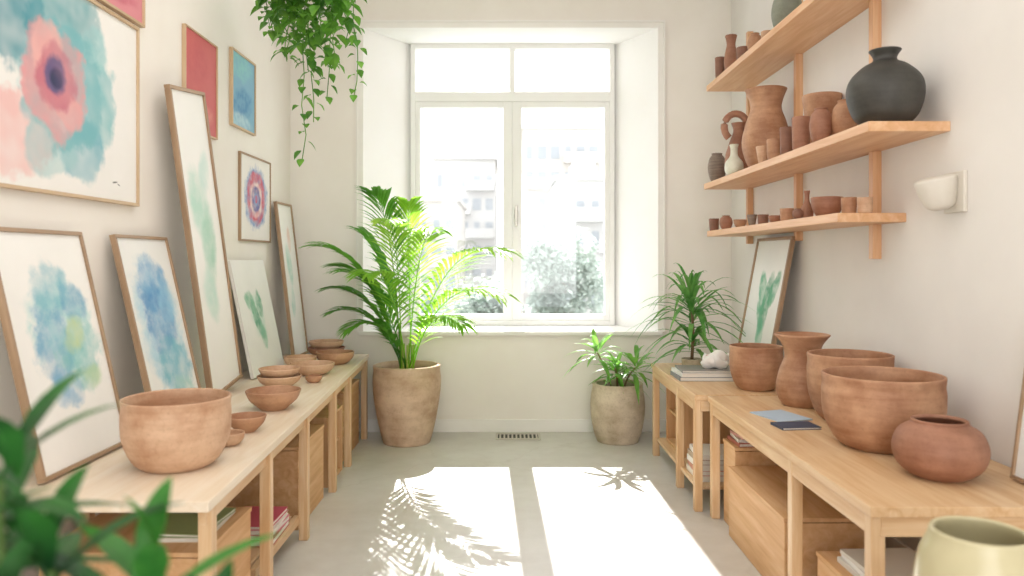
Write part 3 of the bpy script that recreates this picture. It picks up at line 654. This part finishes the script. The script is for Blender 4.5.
# hanging plant
hp = thing('hanging_plant', 'trailing leafy plant hanging from the ceiling at the upper left', 'plant', (-1.30, 5.0, 3.22))
pr = spline([(.06, 0), (.12, .05), (.15, .13), (.15, .2)], 5)
MB().lathe([(0, 0)]+pr+[(r-.01, z) for r, z in reversed(pr) if z > .14]+[(0, .16)], 32).build('pot', M['planter'], hp, smooth=True)
for k in range(3):
    a = k*2.1; MB().tube([(.148*math.cos(a), .148*math.sin(a), .19), (0, 0, .55), (0, 0, .73)], .004, 5).build('cord', M['cord'], hp)
def vine(path, n, size, seed):
    r = random.Random(seed); mb = MB().tube(path, .003, 4)
    ls = [(path[i+1]-path[i]).length for i in range(len(path)-1)]; tot = sum(ls)
    for i in range(n):
        s_ = tot*(i+.5)/n; k = 0
        while k < len(ls)-1 and s_ > ls[k]: s_ -= ls[k]; k += 1
        p = path[k]+(path[k+1]-path[k])*min(1, s_/ls[k])
        a = i*2.4+r.uniform(-.4, .4); q = p+V(math.cos(a), math.sin(a), .1)*.02
        mb.leaf(q, (math.cos(a), math.sin(a), r.uniform(-.5, .35)), size*r.uniform(.75, 1.2), size*.8, .6, 4, peak=.4)
    return mb
rv = random.Random(5)
spec = [(-.20, -.15, -.16), (-.25, .02, -.28), (-.18, .1, -.38), (-.1, -.15, -.46), (.0, -.1, -.52), (.06, -.12, -.84), (-.03, -.05, -1.10), (.10, .1, -.66), (.17, -.1, -.48), (.30, -.05, -.68), (.2, .12, -.3), (-.12, .2, -.3),
        (-.22, -.1, -.05), (.22, -.18, -.15), (.0, -.25, -.28), (-.15, -.22, -.32), (.13, -.25, -.36), (-.25, -.05, -.2), (.05, -.2, -.40), (-.2, .12, -.16), (.1, .02, -.45),
        (-.10, -.22, -.18), (.18, -.2, -.28), (.25, -.1, -.22), (-.05, -.18, -.36), (.1, -.22, -.1), (-.05, -.24, -.08)]
for i, (x, y, z) in enumerate(spec):
    l = math.hypot(x, y); ux, uy = x/max(l, .05), y/max(l, .05)
    p0 = V(ux*.08, uy*.08, .18); p1 = V(ux*.22+x*.3, uy*.22+y*.3, .26)
    path = bez(p0, p1, V(x*1.03, y*1.03, .05), 8)+[V(x*1.03+(rv.uniform(-.02, .02)), y*1.03+rv.uniform(-.02, .02), .05+(z-.05)*k/6) for k in range(1, 7)]
    vine(path, 22 if z > -.55 else 24, .09 if z > -.55 else .065, 50+i).build('vine', M['vine'], hp)

# foreground plant
fp = planter('dark glossy leafy plant in the near left foreground', 'plant', (-.60, .95, 0), .16, .42, foliage_name='potted_plant')
heads = [(-.05, .02, 1.22, 13, .24, 11), (.03, .0, 1.11, 13, .24, 12), (-.09, -.03, 1.15, 12, .24, 13), (.14, .04, 1.06, 13, .23, 14), (.0, -.08, 1.04, 12, .22, 15), (.23, .02, .99, 13, .20, 16), (.11, -.03, .98, 13, .22, 17), (-.12, .05, 1.08, 12, .22, 18)]
for q, (x, y, z, n_, L_, sd_) in enumerate(heads):
    MB().tube(bez(V(x*.3, y*.3, .37), V(x*.5, y*.5, .7), V(x, y, z), 8), .007, 6, .005).build('stem', M['stem'], fp, smooth=True)
    f_ = MB(); rosette(f_, (x, y, z), n_, L_, .040, -20, 72, .3, sd_, peak=.42); f_.build('foliage', M['fore2' if q in (3,) else 'fore'], fp)

# foreground vase on stool
stl = thing('stool', 'round wooden stool carrying the blurred pale vase, near right', 'stool', (1.13, 1.82, 0))
MB().lathe([(0, .53), (.17, .53), (.175, .545), (.17, .56), (0, .56)], 40).build('seat', M['wood_x'], stl, smooth=False)
for k in range(3):
    a = k*2*PI/3+.5; MB().tube([(.16*math.cos(a), .16*math.sin(a), 0), (.1*math.cos(a), .1*math.sin(a), .53)], .017, 10).build('leg', M['wood_z'], stl, smooth=True)
pot('vase', 'blurred yellowish beige glazed vase at the lower right corner', 'vase', (1.13, 1.82, .56), [(.09, 0), (.125, .05), (.142, .14), (.132, .22), (.112, .27), (.108, .285)], 'olive', t=.012)

# ---------------------------------------------------------------- outside
MB().box(-60, 60, 9, 120, -9.2, -9).build('ground', M['ground'], kind='structure')
def building(label, x0, x1, y, dep, top, cols, rows, mat, dh=1.5, seed=1):
    r = random.Random(seed); w_ = x1-x0; zb = -9
    t = thing('apartment_building', label, 'building', ((x0+x1)/2, y+dep/2, zb)); H = top-zb; a = w_/2; b_ = dep/2
    MB().box(-a, a, -b_, b_, 0, H).build('wall', mat, t)
    MB().box(-a-.1, a+.1, -b_-.15, b_+.1, H, H+.18).build('parapet', mat, t)
    MB().box(-a*.5, a*.1, -b_*.5, b_*.4, H+.18, H+.9).build('roof_hut', mat, t)
    cw = w_/cols
    for j in range(rows):
        z = H-.55-dh*(j+1)+.35
        for i in range(cols):
            x = -a+cw*(i+.5); ww = cw*r.choice((.22, .3, .34))
            MB().box(x-ww, x+ww, -b_-.02, -b_+.05, z, z+dh*.5).build('window', M['fwin'], t)
        if j % 2 == seed % 2:
            MB().box(-a*.9, a*.2, -b_-.7, -b_, z-.25, z-.15).box(-a*.9, a*.2, -b_-.7, -b_-.65, z-.15, z+.3).build('balcony', mat, t)
        else:
            MB().box(a*.05, a*.95, -b_-.6, -b_, z-.25, z-.15).box(a*.05, a*.95, -b_-.6, -b_-.55, z-.15, z+.28).build('balcony', mat, t)
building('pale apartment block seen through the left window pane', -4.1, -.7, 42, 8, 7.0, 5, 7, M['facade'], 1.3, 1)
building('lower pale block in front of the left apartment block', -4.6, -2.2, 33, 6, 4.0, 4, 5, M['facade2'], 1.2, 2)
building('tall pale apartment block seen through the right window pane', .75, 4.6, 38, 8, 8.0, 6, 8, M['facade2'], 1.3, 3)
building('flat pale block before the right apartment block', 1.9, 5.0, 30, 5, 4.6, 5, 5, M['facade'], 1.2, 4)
def tree(label, x, y, zc, rx, rz, n, seed):
    r = random.Random(seed); t = thing('tree', label, 'tree', (x, y, -9))
    zc += 9
    MB().tube([(0, 0, 0), (.1, 0, zc*.5), (0, 0, zc)], .22, 8, .08).build('trunk', M['bark'], t, smooth=True)
    f_ = MB()
    lobes = [(r.uniform(-.6, .6)*rx, r.uniform(-.5, .5)*rx, r.uniform(-.6, .6)*rz, r.uniform(.35, .6)) for _ in range(12)]
    for i in range(n):
        l = lobes[i % 12]; d = V(r.gauss(0, 1), r.gauss(0, 1), r.gauss(0, 1)).normalized()*(r.uniform(.5, 1)**.5)*l[3]
        p = V(l[0]+d.x*rx, l[1]+d.y*rx, zc+l[2]+d.z*rz)
        f_.leaf(p, (r.gauss(0, 1), r.gauss(0, 1), r.gauss(0, .6)), .24, .14, .3, 2)
    f_.build('foliage', M['tree'], t)
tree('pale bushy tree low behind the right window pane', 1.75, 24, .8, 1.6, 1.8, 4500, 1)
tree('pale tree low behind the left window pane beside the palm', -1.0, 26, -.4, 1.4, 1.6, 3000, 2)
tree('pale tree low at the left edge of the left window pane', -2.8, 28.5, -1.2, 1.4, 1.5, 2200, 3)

# ---------------------------------------------------------------- light
wd = bpy.data.worlds.new('sky'); bpy.context.scene.world = wd; wd.use_nodes = True
bg = wd.node_tree.nodes['Background']; bg.inputs['Color'].default_value = (1, .995, .99, 1); bg.inputs['Strength'].default_value = 2.9
def light(kind, name, loc, **k):
    l = bpy.data.lights.new(name, kind); o = bpy.data.objects.new(name, l); C.objects.link(o); o.location = loc
    for a, b_ in k.items(): setattr(l, a, b_)
    return o
s = light('SUN', 'sun_light', (0, 20, 12), energy=14, color=(1, .965, .925), angle=math.radians(.5))
s.rotation_euler = V(.03, -1, -.79).to_track_quat('-Z', 'Y').to_euler()
a = light('AREA', 'ceiling_fill', (-.3, 3.0, 3.9), shape='RECTANGLE', size=2.0, size_y=5.0, energy=48, color=(1, .96, .92))  # added soft fill below the ceiling, out of view, no fixture modelled
a = light('AREA', 'rear_fill', (.6, -1.45, 1.9), shape='RECTANGLE', size=1.6, size_y=2.2, energy=32, color=(1, .965, .93))  # added fill behind the camera to brighten the room
a.rotation_euler = (math.radians(90), 0, math.radians(12))

cd = bpy.data.cameras.new('camera'); cam = bpy.data.objects.new('camera', cd); C.objects.link(cam)
cam.location = (0, 0, EYE); cam.rotation_euler = (PI/2, 0, 0)
cd.sensor_width = 36; cd.lens = F/1024*36; cd.shift_x = 4/1024; cd.shift_y = -29/1024; cd.clip_start = .05; cd.clip_end = 300
cd.dof.use_dof = True; cd.dof.focus_distance = 4.8; cd.dof.aperture_fstop = 1.8
bpy.context.scene.camera = cam
try:
    bpy.context.scene.view_settings.view_transform = 'Standard'
except Exception: pass
